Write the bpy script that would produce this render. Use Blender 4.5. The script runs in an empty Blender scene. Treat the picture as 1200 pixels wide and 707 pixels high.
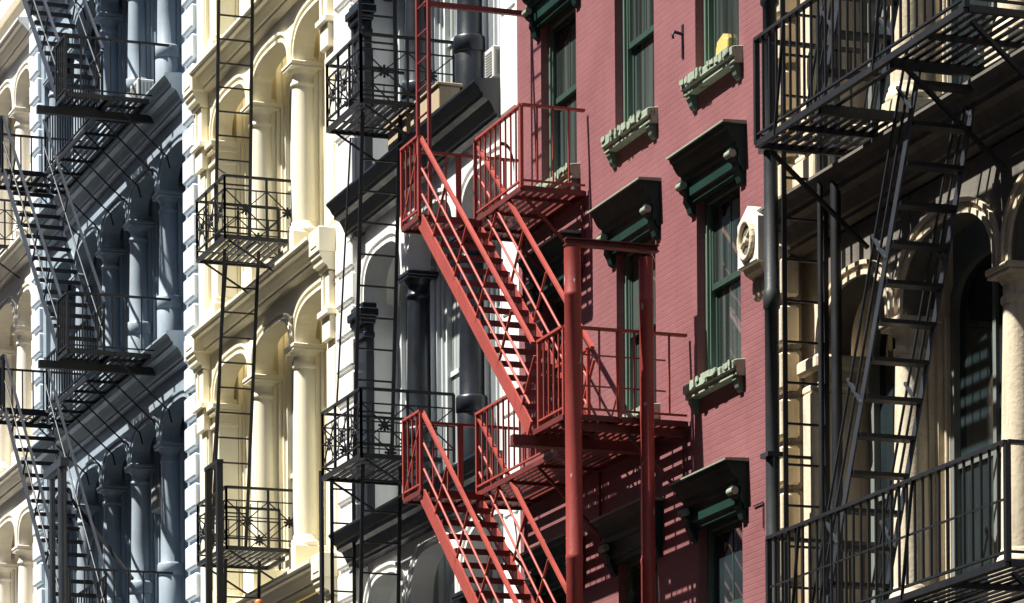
import bpy, bmesh, math, random
from mathutils import Vector, Matrix
random.seed(7)
R = math.radians
scene = bpy.context.scene
COL = scene.collection

# ------------------------------------------------------------------ materials
def new_mat(name):
    m = bpy.data.materials.new(name); m.use_nodes = True
    nt = m.node_tree
    for n in list(nt.nodes): nt.nodes.remove(n)
    out = nt.nodes.new('ShaderNodeOutputMaterial')
    b = nt.nodes.new('ShaderNodeBsdfPrincipled')
    nt.links.new(b.outputs[0], out.inputs[0])
    return m, nt, b

def N(nt, t, **kw):
    n = nt.nodes.new(t)
    for k, v in kw.items(): setattr(n, k, v)
    return n

def pos(nt, scale=(1, 1, 1)):
    g = N(nt, 'ShaderNodeNewGeometry')
    mp = N(nt, 'ShaderNodeMapping'); mp.inputs['Scale'].default_value = scale
    nt.links.new(g.outputs['Position'], mp.inputs['Vector'])
    return mp.outputs[0]

def noise(nt, scale, detail=5, rough=.6, vec=None, sc=(1, 1, 1)):
    n = N(nt, 'ShaderNodeTexNoise'); n.inputs['Scale'].default_value = scale
    n.inputs['Detail'].default_value = detail; n.inputs['Roughness'].default_value = rough
    nt.links.new(vec if vec is not None else pos(nt, sc), n.inputs['Vector'])
    return n.outputs['Fac']

def ramp(nt, fac, a, b, ca=(0, 0, 0, 1), cb=(1, 1, 1, 1)):
    r = N(nt, 'ShaderNodeValToRGB')
    r.color_ramp.elements[0].position = a; r.color_ramp.elements[1].position = b
    r.color_ramp.elements[0].color = ca; r.color_ramp.elements[1].color = cb
    nt.links.new(fac, r.inputs[0]); return r.outputs[0]

def mix(nt, fac, a, b, mode='MIX'):
    m = N(nt, 'ShaderNodeMix', data_type='RGBA', blend_type=mode)
    for sock, v in ((m.inputs[0], fac), (m.inputs[6], a), (m.inputs[7], b)):
        if isinstance(v, (int, float)): sock.default_value = v
        elif isinstance(v, tuple): sock.default_value = v if len(v) == 4 else (*v, 1)
        else: nt.links.new(v, sock)
    return m.outputs[2]

def bump(nt, b, h, strength, dist=.01):
    bp = N(nt, 'ShaderNodeBump'); bp.inputs['Strength'].default_value = strength
    bp.inputs['Distance'].default_value = dist
    nt.links.new(h, bp.inputs['Height']); nt.links.new(bp.outputs[0], b.inputs['Normal'])

def paint(name, col, rough=.5, var=.12, dirt=None, dirt_amt=.25, peel=None, peel_at=.66, bumps=.25, spec=.4):
    """weathered paint: broad tone drift, vertical rain streaks, small specks, optional peeling"""
    m, nt, b = new_mat(name)
    base = (*col, 1)
    dk = tuple(c * (1 - var) for c in col); lt = tuple(min(.9, c * (1 + var)) for c in col)
    c = mix(nt, ramp(nt, noise(nt, 1.1, 6), .3, .7), dk, lt)
    if dirt:
        st = ramp(nt, noise(nt, 3.0, 7, .65, sc=(3.0, 3.0, .35)), .5, .78)
        sp = ramp(nt, noise(nt, 14, 4, .7), .55, .75)
        mm = N(nt, 'ShaderNodeMath', operation='MULTIPLY'); mm.inputs[1].default_value = dirt_amt
        ad = N(nt, 'ShaderNodeMath', operation='MAXIMUM')
        s2 = N(nt, 'ShaderNodeMath', operation='MULTIPLY'); s2.inputs[1].default_value = .6
        nt.links.new(sp, s2.inputs[0]); nt.links.new(st, ad.inputs[0]); nt.links.new(s2.outputs[0], ad.inputs[1])
        nt.links.new(ad.outputs[0], mm.inputs[0])
        c = mix(nt, mm.outputs[0], c, dirt)
    if peel:
        pf = ramp(nt, noise(nt, 7, 6, .62, sc=(1, 1, .6)), peel_at, peel_at + .03)
        c = mix(nt, pf, c, peel)
    nt.links.new(c, b.inputs['Base Color'])
    rr = N(nt, 'ShaderNodeMapRange'); rr.inputs[3].default_value = max(.05, rough - .12); rr.inputs[4].default_value = min(1, rough + .15)
    nt.links.new(noise(nt, 5, 4), rr.inputs[0]); nt.links.new(rr.outputs[0], b.inputs['Roughness'])
    b.inputs['Specular IOR Level'].default_value = spec
    if bumps: bump(nt, b, noise(nt, 26, 5, .6), bumps, .006)
    return m

M = {}
M['cream'] = paint('cream_paint', (.88, .82, .63), .45, .03, (.55, .47, .32), .18, bumps=.2)
M['cream_far'] = paint('cream_paint_far', (.82, .78, .68), .5, .05, (.5, .46, .38), .2)
M['white'] = paint('white_paint', (.80, .80, .77), .5, .04, (.45, .43, .38), .25)
M['quoin'] = paint('pale_blue_white_paint', (.66, .72, .77), .5, .05, (.35, .38, .4), .2)
M['blue'] = paint('slate_blue_paint', (.31, .375, .43), .38, .12, (.10, .125, .15), .35, bumps=.3)
M['blue_dark'] = paint('dark_slate_paint', (.075, .105, .14), .45, .1, (.04, .05, .06), .3)
M['grey'] = paint('grey_window_paint', (.60, .64, .64), .5, .06, (.3, .32, .32), .3)
M['black'] = paint('black_gloss_paint', (.012, .016, .022), .34, .2, (.06, .06, .06), .25, bumps=.25, spec=.5)
M['iron'] = paint('black_iron', (.010, .011, .014), .5, .3, (.04, .032, .028), .25, bumps=.3)
M['iron_lit'] = paint('sunlit_black_iron', (.032, .037, .046), .42, .25, (.02, .02, .02), .4, bumps=.2)  # lighter copy of the black iron, sunlight put into the colour
M['red_iron'] = paint('red_oxide_iron', (.32, .058, .044), .5, .14, (.12, .025, .022), .6, bumps=.35)
M['red_shade_deep'] = paint('deep_shaded_red_iron', (.13, .022, .018), .55, .25, (.04, .015, .012), .6, bumps=.4)  # deep copy of the red, shade of the undersides put into the colour
M['red_shade'] = paint('shaded_red_iron', (.19, .034, .030), .5, .15, (.08, .02, .018), .5, bumps=.3)  # darker copy of the red for ladder and stay, shade painted in
M['red_col'] = paint('red_peeling_iron', (.265, .040, .032), .45, .12, (.13, .025, .024), .5, peel=(.36, .34, .33), peel_at=.63, bumps=.3)
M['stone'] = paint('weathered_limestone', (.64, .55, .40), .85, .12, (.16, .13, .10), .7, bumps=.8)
M['stone_shade'] = paint('shaded_limestone', (.14, .127, .108), .85, .25, (.06, .05, .04), .8, bumps=.8)  # dark copy of the limestone, deep shade of the front put into the colour
M['stone_frame'] = paint('grey_green_sash_paint', (.16, .18, .165), .55, .12, (.06, .06, .06), .4)
M['green'] = paint('dark_green_paint', (.008, .033, .025), .55, .2, (.008, .02, .016), .4, spec=.2)
M['green_mid'] = paint('mid_green_paint', (.10, .155, .12), .5, .12, (.05, .09, .07), .4)
M['green_sash'] = paint('sash_green_paint', (.032, .062, .05), .45, .12, (.02, .035, .03), .4)
M['green_pale'] = paint('pale_green_peeling', (.31, .37, .28), .6, .15, (.09, .12, .08), .7, peel=(.055, .07, .045), peel_at=.60, bumps=.8)
M['green_top'] = paint('pale_green_weathered', (.24, .29, .23), .6, .15, (.10, .12, .09), .6, peel=(.34, .30, .20), peel_at=.60, bumps=.7)
M['wood'] = paint('tan_board', (.42, .33, .22), .7, .12, (.2, .15, .1), .4)
M['metal_white'] = paint('off_white_enamel', (.62, .62, .58), .4, .05, (.35, .33, .28), .3)
M['grille'] = paint('grey_grille', (.28, .28, .26), .5, .1)
M['yellow'] = paint('yellow_paper', (.55, .42, .13), .7, .12)
M['orange'] = paint('orange_plastic', (.75, .16, .03), .4, .05)
M['asphalt'] = paint('asphalt', (.04, .04, .042), .9, .2, (.03, .03, .03), .5)
M['concrete'] = paint('concrete', (.16, .155, .145), .9, .12, (.10, .095, .085), .4)
M['drain'] = paint('dark_drain_paint', (.028, .032, .035), .45, .2, (.09, .08, .07), .3)
M['brown'] = paint('brown_brick_far', (.12, .075, .06), .85, .2, (.06, .04, .03), .4)

def brick_mat():
    m, nt, b = new_mat('painted_red_brick')
    g = N(nt, 'ShaderNodeNewGeometry'); s = N(nt, 'ShaderNodeSeparateXYZ'); c = N(nt, 'ShaderNodeCombineXYZ')
    nt.links.new(g.outputs['Position'], s.inputs[0])
    a = N(nt, 'ShaderNodeMath', operation='ADD')
    nt.links.new(s.outputs[0], a.inputs[0]); nt.links.new(s.outputs[1], a.inputs[1])
    nt.links.new(a.outputs[0], c.inputs[0]); nt.links.new(s.outputs[2], c.inputs[1])
    br = N(nt, 'ShaderNodeTexBrick')
    br.inputs['Scale'].default_value = 1; br.inputs['Brick Width'].default_value = .205
    br.inputs['Row Height'].default_value = .068; br.inputs['Mortar Size'].default_value = .006
    br.inputs['Mortar Smooth'].default_value = .6
    br.inputs['Color1'].default_value = (.210, .084, .088, 1); br.inputs['Color2'].default_value = (.186, .072, .075, 1)
    br.inputs['Mortar'].default_value = (.19, .067, .072, 1)
    nt.links.new(c.outputs[0], br.inputs['Vector'])
    col = mix(nt, ramp(nt, noise(nt, .9, 7), .32, .72), br.outputs['Color'], (.28, .118, .124, 1))
    col2 = mix(nt, .65, br.outputs['Color'], col)
    st = ramp(nt, noise(nt, 2.2, 7, .7, sc=(2.2, 2.2, .3)), .52, .85)
    mm = N(nt, 'ShaderNodeMath', operation='MULTIPLY'); mm.inputs[1].default_value = .45
    nt.links.new(st, mm.inputs[0])
    col3 = mix(nt, mm.outputs[0], col2, (.16, .047, .054, 1))
    sp = ramp(nt, noise(nt, 19, 4, .7), .70, .74)
    m2 = N(nt, 'ShaderNodeMath', operation='MULTIPLY'); m2.inputs[1].default_value = .4
    nt.links.new(sp, m2.inputs[0])
    col4 = mix(nt, m2.outputs[0], col3, (.36, .16, .165, 1))
    nt.links.new(col4, b.inputs['Base Color'])
    b.inputs['Roughness'].default_value = .62; b.inputs['Specular IOR Level'].default_value = .3
    inv = N(nt, 'ShaderNodeMath', operation='SUBTRACT'); inv.inputs[0].default_value = 1
    nt.links.new(br.outputs['Fac'], inv.inputs[1])
    ad = N(nt, 'ShaderNodeMath', operation='ADD')
    nz = N(nt, 'ShaderNodeMath', operation='MULTIPLY'); nz.inputs[1].default_value = 1.2
    nt.links.new(noise(nt, 9, 6, .65), nz.inputs[0])
    nt.links.new(inv.outputs[0], ad.inputs[0]); nt.links.new(nz.outputs[0], ad.inputs[1])
    bump(nt, b, ad.outputs[0], .45, .007)
    return m
M['brick'] = brick_mat()

def glass_mat(name, tint=(.012, .018, .02), curtain=None):
    m, nt, b = new_mat(name)
    if curtain:
        f = ramp(nt, noise(nt, 1.4, 3, .5, sc=(6, 6, .12)), .42, .62)
        nt.links.new(mix(nt, f, tint, curtain), b.inputs['Base Color'])
    else:
        nt.links.new(mix(nt, ramp(nt, noise(nt, .8, 3), .35, .7), tint, tuple(t * 2.2 for t in tint)), b.inputs['Base Color'])
    b.inputs['Roughness'].default_value = .03
    b.inputs['Specular IOR Level'].default_value = .5
    bump(nt, b, noise(nt, 1.3, 2, .4), .06, .03)
    return m
M['glass'] = glass_mat('dark_window_glass')
M['glass_grey'] = glass_mat('window_glass_over_grey_curtain', (.10, .115, .115), (.45, .48, .47))
M['glass_green'] = glass_mat('window_glass_over_green_curtain', (.016, .022, .020), (.07, .085, .080))

# ------------------------------------------------------------------ object helpers
ORG = {}
def tag(o, label=None, cat=None, group=None, kind=None):
    if label: o['label'] = label
    if cat: o['category'] = cat
    if group: o['group'] = group
    if kind: o['kind'] = kind
    return o

def thing(name, label, cat, loc, group=None):
    o = bpy.data.objects.new(name, None); COL.objects.link(o)
    o.location = loc; o.empty_display_size = .3
    ORG[o.name] = Vector(loc)
    return tag(o, label, cat, group)

def copy_tree(o, parent, off=(0, 0, 0), top=True):
    c = o.copy(); COL.objects.link(c); c.parent = parent
    c.location = Vector(o.location) + (Vector(off) if top else Vector((0, 0, 0)))
    ORG[c.name] = (ORG[parent.name] if parent else Vector((0, 0, 0))) + Vector(c.location)
    for ch in list(o.children): copy_tree(ch, c, off, False)
    return c

class MB:
    """collects shapes in world coordinates, then links them as one mesh object"""
    def __init__(s): s.v = []; s.f = []; s.sm = []
    def add(s, vs, fs, smooth=False):
        n = len(s.v); s.v += [tuple(p) for p in vs]
        for f in fs: s.f.append([i + n for i in f]); s.sm.append(smooth)
    def box(s, x0, x1, y0, y1, z0, z1, c=0):
        if x0 > x1: x0, x1 = x1, x0
        if y0 > y1: y0, y1 = y1, y0
        if z0 > z1: z0, z1 = z1, z0
        if not c:
            s.add([(x, y, z) for x in (x0, x1) for y in (y0, y1) for z in (z0, z1)],
                  [(0, 1, 3, 2), (4, 6, 7, 5), (0, 4, 5, 1), (2, 3, 7, 6), (0, 2, 6, 4), (1, 5, 7, 3)])
            return
        bm = bmesh.new(); bmesh.ops.create_cube(bm, size=1)
        for v in bm.verts:
            v.co = ((x0 + x1) / 2 + v.co.x * (x1 - x0), (y0 + y1) / 2 + v.co.y * (y1 - y0), (z0 + z1) / 2 + v.co.z * (z1 - z0))
        bmesh.ops.bevel(bm, geom=bm.edges[:], offset=c, segments=1, affect='EDGES')
        bm.verts.index_update()
        s.add([v.co[:] for v in bm.verts], [[v.index for v in f.verts] for f in bm.faces]); bm.free()
    def bar(s, p, q, w, h, up=(0, 0, 1)):
        p, q = Vector(p), Vector(q); d = (q - p).normalized(); u = Vector(up)
        if abs(d.dot(u)) > .99: u = Vector((0, 1, 0))
        a = d.cross(u).normalized(); b = a.cross(d).normalized()
        vs = [t + a * (i * w / 2) + b * (j * h / 2) for t in (p, q) for i, j in ((-1, -1), (1, -1), (1, 1), (-1, 1))]
        s.add(vs, [(3, 2, 1, 0), (4, 5, 6, 7), (0, 1, 5, 4), (1, 2, 6, 5), (2, 3, 7, 6), (3, 0, 4, 7)])
    def tube(s, p, q, r, n=8, r2=None):
        p, q = Vector(p), Vector(q); d = (q - p).normalized(); u = Vector((0, 0, 1))
        if abs(d.dot(u)) > .99: u = Vector((0, 1, 0))
        a = d.cross(u).normalized(); b = a.cross(d).normalized(); r2 = r if r2 is None else r2
        vs = [t + (a * math.cos(2 * math.pi * k / n) + b * math.sin(2 * math.pi * k / n)) * rr for t, rr in ((p, r), (q, r2)) for k in range(n)]
        s.add(vs, [(k, (k + 1) % n, n + (k + 1) % n, n + k) for k in range(n)], True)
        s.add(vs[:n], [list(range(n))[::-1]]); s.add(vs[n:], [list(range(n))])
    def path(s, pts, r, n=6):
        for a, b in zip(pts[:-1], pts[1:]): s.tube(a, b, r, n)
    def lathe(s, cx, cy, prof, n=24, smooth=True):
        vs = [(cx + r * math.cos(2 * math.pi * k / n), cy + r * math.sin(2 * math.pi * k / n), z) for r, z in prof for k in range(n)]
        fs = [(i * n + k, i * n + (k + 1) % n, (i + 1) * n + (k + 1) % n, (i + 1) * n + k) for i in range(len(prof) - 1) for k in range(n)]
        s.add(vs, fs, smooth)
        s.add(vs[:n], [list(range(n))[::-1]]); s.add(vs[-n:], [list(range(n))])
    def prism_x(s, prof, x0, x1):
        """closed (d, z) outline, d = distance out from the facade plane, swept along the street"""
        n = len(prof)
        vs = [(x, -d, z) for x in (x0, x1) for d, z in prof]
        s.add(vs, [(k, (k + 1) % n, n + (k + 1) % n, n + k) for k in range(n)] + [list(range(n))[::-1], list(range(n, 2 * n))])
    def prism_y(s, poly, y0, y1):
        n = len(poly)
        vs = [(x, y, z) for y in (y0, y1) for x, z in poly]
        s.add(vs, [(k, (k + 1) % n, n + (k + 1) % n, n + k) for k in range(n)] + [list(range(n))[::-1], list(range(n, 2 * n))])
    def strip_y(s, ca, cb, y0, y1):
        """solid band between two open curves of (x, z), between two depths"""
        n = len(ca)
        vs = [(x, y0, z) for x, z in ca] + [(x, y0, z) for x, z in cb] + [(x, y1, z) for x, z in ca] + [(x, y1, z) for x, z in cb]
        fs = []
        for k in range(n - 1):
            fs += [(k, k + 1, n + k + 1, n + k), (2 * n + k, 3 * n + k, 3 * n + k + 1, 2 * n + k + 1),
                   (k, 2 * n + k, 2 * n + k + 1, k + 1), (n + k, n + k + 1, 3 * n + k + 1, 3 * n + k)]
        fs += [(0, n, 3 * n, 2 * n), (n - 1, 3 * n - 1, 4 * n - 1, 2 * n - 1)]
        s.add(vs, fs)
    def build(s, name, mat, parent=None, origin=None, bevel=0):
        po = ORG[parent.name] if parent else Vector((0, 0, 0))
        o0 = Vector(origin) if origin is not None else (po if parent else Vector(s.v[0]))
        me = bpy.data.meshes.new(name)
        bm = bmesh.new()
        vv = [bm.verts.new(Vector(p) - o0) for p in s.v]
        for f, sm in zip(s.f, s.sm):
            try: fa = bm.faces.new([vv[i] for i in f]); fa.smooth = sm
            except ValueError: pass
        bmesh.ops.recalc_face_normals(bm, faces=bm.faces[:])
        if bevel:
            es = [e for e in bm.edges if len(e.link_faces) == 2 and e.calc_face_angle(0) > .6]
            bmesh.ops.bevel(bm, geom=es, offset=bevel, segments=1, affect='EDGES', clamp_overlap=True)
        bm.to_mesh(me); bm.free()
        me.materials.append(M[mat] if isinstance(mat, str) else mat)
        o = bpy.data.objects.new(name, me); COL.objects.link(o)
        o.location = o0 - po
        if parent: o.parent = parent
        ORG[o.name] = o0
        return o

def sup(mid, hw, zs, h, n=2.7, k=22):
    pts = []
    for i in range(k + 1):
        t = math.pi * (1 - i / k); c, q = math.cos(t), math.sin(t)
        pts.append((mid + hw * math.copysign(abs(c) ** (2 / n), c), zs + h * abs(q) ** (2 / n)))
    return pts

# ------------------------------------------------------------------ arcaded cast-iron fronts
YC = .20          # column axis behind the facade plane

def make_column(name, mat, x, zb, zt, r, parent, style):
    zc = zt
    sh = MB()
    if style == 'blue':
        sh.lathe(x, YC, [(r * 1.22, zb + .1), (r * 1.22, zb + .9), (r * 1.02, zb + .95), (r * .98, zb + 1.6), (r * .88, zc - .35)], 28)
    elif style == 'black':
        sh.lathe(x, YC, [(r * 1.18, zb + .1), (r * 1.18, zb + 1.0), (r, zb + 1.06), (r * .98, zb + 1.6), (r * .86, zc - .35)], 28)
    else:
        sh.lathe(x, YC, [(r * 1.05, zb + .62), (r * 1.03, zb + 1.2), (r * .97, zb + 2.0), (r * .86, zc - .34)], 28)
    o = sh.build('column', mat, parent, (x, YC, zb))
    cp = MB()
    rr = r * .86
    cp.lathe(x, YC, [(rr, zc - .36), (rr * 1.13, zc - .35), (rr * 1.16, zc - .32), (rr * 1.13, zc - .29), (rr * 1.0, zc - .28), (rr * 1.0, zc - .17),
                     (rr * 1.12, zc - .16), (rr * 1.38, zc - .10)], 28)
    a = r * 1.36
    cp.box(x - a * .94, x + a * .94, YC - a * .94, YC + a * .94, zc - .10, zc - .065, .008)
    cp.box(x - a, x + a, YC - a, YC + a, zc - .062, zc, .012)
    cp.build('capital', mat, o, (x, YC, zc))
    bs = MB()
    if style == 'cream' or style == 'stone':
        w = r * 1.42
        bs.box(x - w * 1.04, x + w * 1.04, YC - w * 1.04, YC + w * 1.04, zb, zb + .10, .01)
        bs.box(x - w * .94, x + w * .94, YC - w * .94, YC + w * .94, zb + .102, zb + .46, .015)
        bs.lathe(x, YC, [(w * .93, zb + .462), (w * .95, zb + .50), (w * .88, zb + .55), (w * .80, zb + .56), (w * .82, zb + .60), (w * .75, zb + .63)], 28)
    else:
        bs.lathe(x, YC, [(r * 1.5, zb), (r * 1.5, zb + .06), (r * 1.42, zb + .075), (r * 1.44, zb + .11), (r * 1.32, zb + .14), (r * 1.22, zb + .16)], 28)
    bs.build('base', mat, o, (x, YC, zb))
    if style in ('blue', 'black'):
        rg = MB(); z = zb + (1.06 if style == 'black' else 1.0)
        q = r * (1.24 if style == 'blue' else 1.2)
        rg.lathe(x, YC, [(q, z - .22), (q * 1.07, z - .21), (q * 1.07, z - .03), (q * 1.0, z), (r * .98, z + .01)], 28)
        rg.build('band', mat, o, (x, YC, z))
    return o

CORN = {
 'cream': [(-.10, .02), (.26, 0), (.30, -.015), (.30, -.06), (.27, -.085), (.255, -.12), (.20, -.135), (.17, -.18), (.10, -.25), (.07, -.265), (.07, -.30), (.03, -.33), (-.04, -.36), (-.10, -.36)],
 'blue':  [(-.10, .03), (.33, 0), (.36, -.02), (.36, -.05), (.31, -.10), (.27, -.17), (.24, -.19), (.24, -.24), (.16, -.27), (.12, -.33), (.08, -.42), (.05, -.44), (.05, -.48), (-.04, -.52), (-.10, -.52)],
}

def cornice(mb, kind, x0, x1, z):
    mb.prism_x([(d, z + h) for d, h in CORN[kind]], x0, x1)

def arcade_storey(bld, st, cols, XL, XR, mats, style, r, cache, flat_first=False, npow=3.0):
    """one storey: columns, arches, friezes, piers, windows"""
    zb, zs, za, zt = st['base'], st['spring'], st['apex'], st['top']       # floor, spring line, arch crown, underside of next cornice
    yp0, yp1 = .03, .33
    pm = MB(); am = MB()
    xs = [XL] + list(cols) + [XR]
    bays = []
    for i in range(len(xs) - 1):
        a = xs[i] + (.0 if i == 0 else .165); b = xs[i + 1] - (.0 if i == len(xs) - 2 else .165)
        if b - a < .35: continue
        bays.append((a, b))
        mid, hw = (a + b) / 2, (b - a) / 2
        h = (za - zs) * min(1, .35 + .65 * hw / .95)
        cv = sup(mid, hw, zs, h, npow)
        pm.strip_y(cv, [(x, zt) for x, z in cv], yp0, yp1)
        for o1, o2, pr in ((.0, .05, .035), (.052, .10, .016), (.102, .145, .05)):
            am.strip_y(sup(mid, hw + o1, zs, h + o1, npow), sup(mid, hw + o2, zs, h + o2, npow), yp0 - pr, yp0 + .01)
    edges = [XL] + [e for ab in bays for e in ab] + [XR]
    for k in range(0, len(edges), 2):
        if edges[k + 1] - edges[k] > .01: pm.box(edges[k], edges[k + 1], yp0, yp1, zs, zt)
    pm.build('arch_panel', mats['panel'], bld)
    am.build('arch_moulding', mats['moulding'], bld)
    # columns with stepped piers behind
    for i, x in enumerate(cols):
        key = (style, round(zt - zb, 3), round(zs - zb, 3))
        if flat_first and i == 0:
            fm = MB(); w = r * .95
            fm.box(x - w, x + w, YC - .14, YC + .2, zb + .5, zs - .36, .01)
            fo = fm.build('pilaster', mats['column'], bld, (x, YC, zb))
            cm = MB(); cm.box(x - w * 1.1, x + w * 1.1, YC - .18, YC + .2, zs - .37, zs - .30, .01); cm.box(x - w * 1.02, x + w * 1.02, YC - .15, YC + .2, zs - .298, zs - .17)
            cm.box(x - w * 1.3, x + w * 1.3, YC - .22, YC + .2, zs - .168, zs - .09, .01); cm.box(x - w * 1.45, x + w * 1.45, YC - .26, YC + .2, zs - .088, zs, .01)
            cm.build('capital', mats['column'], fo, (x, YC, zs))
            bm_ = MB(); bm_.box(x - w * 1.3, x + w * 1.3, YC - .22, YC + .2, zb, zb + .4, .012); bm_.box(x - w * 1.12, x + w * 1.12, YC - .18, YC + .2, zb + .402, zb + .498, .012)
            bm_.build('base', mats['column'], fo, (x, YC, zb))
        elif key in cache:
            o, x0, z0 = cache[key]; copy_tree(o, bld, (x - x0, 0, zb - z0))
        else:
            cache[key] = (make_column('column', mats['column'], x, zb, zs, r, bld, style), x, zb)
        kp = ('pier',) + key
        if kp in cache:
            o, x0, z0 = cache[kp]; copy_tree(o, bld, (x - x0, 0, zb - z0))
        else:
            q = MB()
            q.box(x - .13, x + .13, .335, .40, zb, zs + .1)
            q.box(x - .20, x + .20, .403, .49, zb, zt - .02)
            q.box(x - .28, x + .28, .493, .90, zb, zt - .02)
            q.tube((x + .24, .475, zb), (x + .24, .475, zs), .022)
            q.tube((x - .24, .475, zb), (x - .24, .475, zs), .022)
            cache[kp] = (q.build('pier', mats['pier'], bld, (x, .6, zb)), x, zb)
    # windows
    for a, b in bays:
        mid, hw = (a + b) / 2, (b - a) / 2
        kw = ('win', style, round(hw, 2), round(zt - zb, 2))
        if kw in cache:
            o, m0, z0 = cache[kw]; copy_tree(o, bld, (mid - m0, 0, zb - z0)); continue
        h = (za - zs) * .8 * min(1, .35 + .65 * hw / .95)
        f = MB(); w = hw - .10
        zz = zs - .02
        f.strip_y(sup(mid, w - .09, zz, h - .09, npow), sup(mid, w, zz, h, npow), .50, .60)
        f.box(mid - w, mid - w + .09, .50, .60, zb + .3, zz); f.box(mid + w - .09, mid + w, .50, .60, zb + .3, zz)
        f.box(mid - w, mid + w, .485, .62, zb + .12, zb + .298, .01)
        cvo = sup(mid, w + .002, zz, h + .002, npow)
        f.strip_y(cvo, [(x, zt - .03) for x, z in cvo], .54, .66)
        zm = (zb + .3 + zs) / 2
        f.box(mid - .035, mid + .035, .535, .59, zb + .3, zs + h * .9)
        f.box(mid - w + .092, mid - .037, .545, .585, zm - .035, zm + .035); f.box(mid + .037, mid + w - .092, .545, .585, zm - .035, zm + .035)
        fo = f.build('window', mats['frame'], bld, (mid, .55, zb))
        g = MB(); g.box(mid - w + .02, mid + w - .02, .572, .585, zb + .31, zs + h - .03)
        g.build('pane', mats['glass'], fo, (mid, .57, zb))
        cache[kw] = (fo, mid, zb)
    return bays

def shell(bld, x0, x1, zlo, zhi, ztop, mat, y=.0):
    """party walls, rear, and the plain wall above and below the modelled storeys"""
    w = MB()
    w.box(x0, x1, .92, 12, 0, ztop)
    w.box(x0, x1, y + .02, .915, 0, zlo)
    if ztop > zhi + .05: w.box(x0, x1, y + .02, .915, zhi, ztop)
    return w.build('wall', mat, bld)

def quoins(bld, x0, x1, z0, z1, step, mat, name='quoins', d=.055, y=0, gap=.07, over=0):
    q = MB(); z = z0
    while z + step * .5 < z1:
        q.box(x0, x1 + over, y - d, y + .05, z + gap / 2, min(z1, z + step) - gap / 2, .03); z += step
    return q.build(name, mat, bld)

def end_pier(bld, x0, x1, z0, z1, mat, yback=.915, y=0, name='end_pier'):
    p = MB(); p.box(x0, x1, y, yback, z0, z1)
    return p.build(name, mat, bld)

def end_block(bld, x0, x1, z, mat):
    """console block closing a cornice"""
    b = MB()
    b.box(x0, x1, -.27, .02, z - .34, z + .03, .012)
    b.box(x0 + .1, x1 - .1, -.282, -.26, z - .25, z - .07, .008)
    o = b.build('end_block', mat, bld, ((x0 + x1) / 2, 0, z))
    c = MB()
    c.prism_x([(-.02, z - .342), (.25, z - .342), (.24, z - .40), (.21, z - .44), (.20, z - .50), (.14, z - .53), (.12, z - .58), (-.02, z - .60)], x0 + .02, x1 - .02)
    c.box(x0 + .06, x1 - .06, -.10, .02, z - 1.15, z - .602, .01)
    c.box((x0 + x1) / 2 - .015, (x0 + x1) / 2 + .015, -.13, -.09, z - 1.1, z - .65)
    c.box(x0 + .0, x1 - .0, -.15, .02, z - 1.25, z - 1.152, .012)
    c.box(x0 + .06, x1 - .06, -.09, .02, z - 1.6, z - 1.252, .01)
    c.build('console', mat, o, ((x0 + x1) / 2, 0, z - .4))
    return o

# ---- far cream building at the left edge
def far_cream():
    t = thing('cream_building', 'cream arcaded building cut off by the left edge of the photo, beyond the blue facade', 'building', (-77, 0, 0))
    x0, x1 = -82.0, -73.0
    cache = {}
    mats = dict(panel='cream_far', moulding='cream_far', column='cream_far', pier='cream_far', frame='cream_far', glass='cream_far')
    z = [11.62, 16.05, 20.45, 24.75]
    cols = [-79.3, -77.0, -74.75]
    for i in range(3):
        arcade_storey(t, dict(base=z[i], spring=z[i] + 2.95, apex=z[i] + 3.62, top=z[i + 1] - .36), cols, x0 + .5, x1 - .25, mats, 'cream', .19, cache)
    for k in z:
        c = MB(); cornice(c, 'cream', x0, x1, k); c.build('cornice', 'cream_far', t)
    end_pier(t, x0, x0 + .5, z[0] - .4, z[3], 'cream_far'); end_pier(t, x1 - .25, x1 - .003, z[0] - .4, z[3], 'cream_far')
    shell(t, x0, x1 - .003, z[0] - .4, z[3] - .3, 28.5, 'cream_far')
    c = MB(); cornice(c, 'cream', x0, x1, 26.6); c.box(x0, x1 - .01, -.12, .01, 25.4, 25.6, .01); c.build('parapet_cornice', 'cream_far', t)

# ---- blue building
BLUE_COLS = [-71.75, -69.65, -67.55, -65.45, -63.35]
def blue_building():
    t = thing('blue_building', 'slate blue arcaded cast iron building with pale quoins at both edges', 'building', (-67, 0, 0))
    x0, x1 = -73.0, -60.65
    XL, XR = -72.0, -61.46
    cache = {}
    mats = dict(panel='blue', moulding='blue', column='blue', pier='blue', frame='blue_dark', glass='glass')
    z = [11.42, 16.05, 20.40, 24.72]
    for i in range(3):
        arcade_storey(t, dict(base=z[i] + .02, spring=z[i + 1] - 1.55 + .02, apex=z[i + 1] - 1.02, top=z[i + 1] - .52), BLUE_COLS, XL, XR + .22, mats, 'blue', .178, cache, npow=2.9)
    for k in z:
        c = MB(); cornice(c, 'blue', XL, XR, k); c.build('cornice', 'blue', t)
    end_pier(t, x0, XL - .002, z[0] - .5, z[3], 'blue'); end_pier(t, XR + .002, x1 - .003, z[0] - .5, z[3], 'blue')
    quoins(t, x0 + .04, XL - .28, z[0] - .5, z[3], .50, 'quoin', d=.09, gap=.10)
    quoins(t, XR + .12, x1 - .06, z[0] - .5, z[3], .50, 'quoin', d=.09, gap=.10)
    shell(t, x0, x1 - .003, z[0] - .5, z[3] - .4, 27.5, 'blue')

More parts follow.
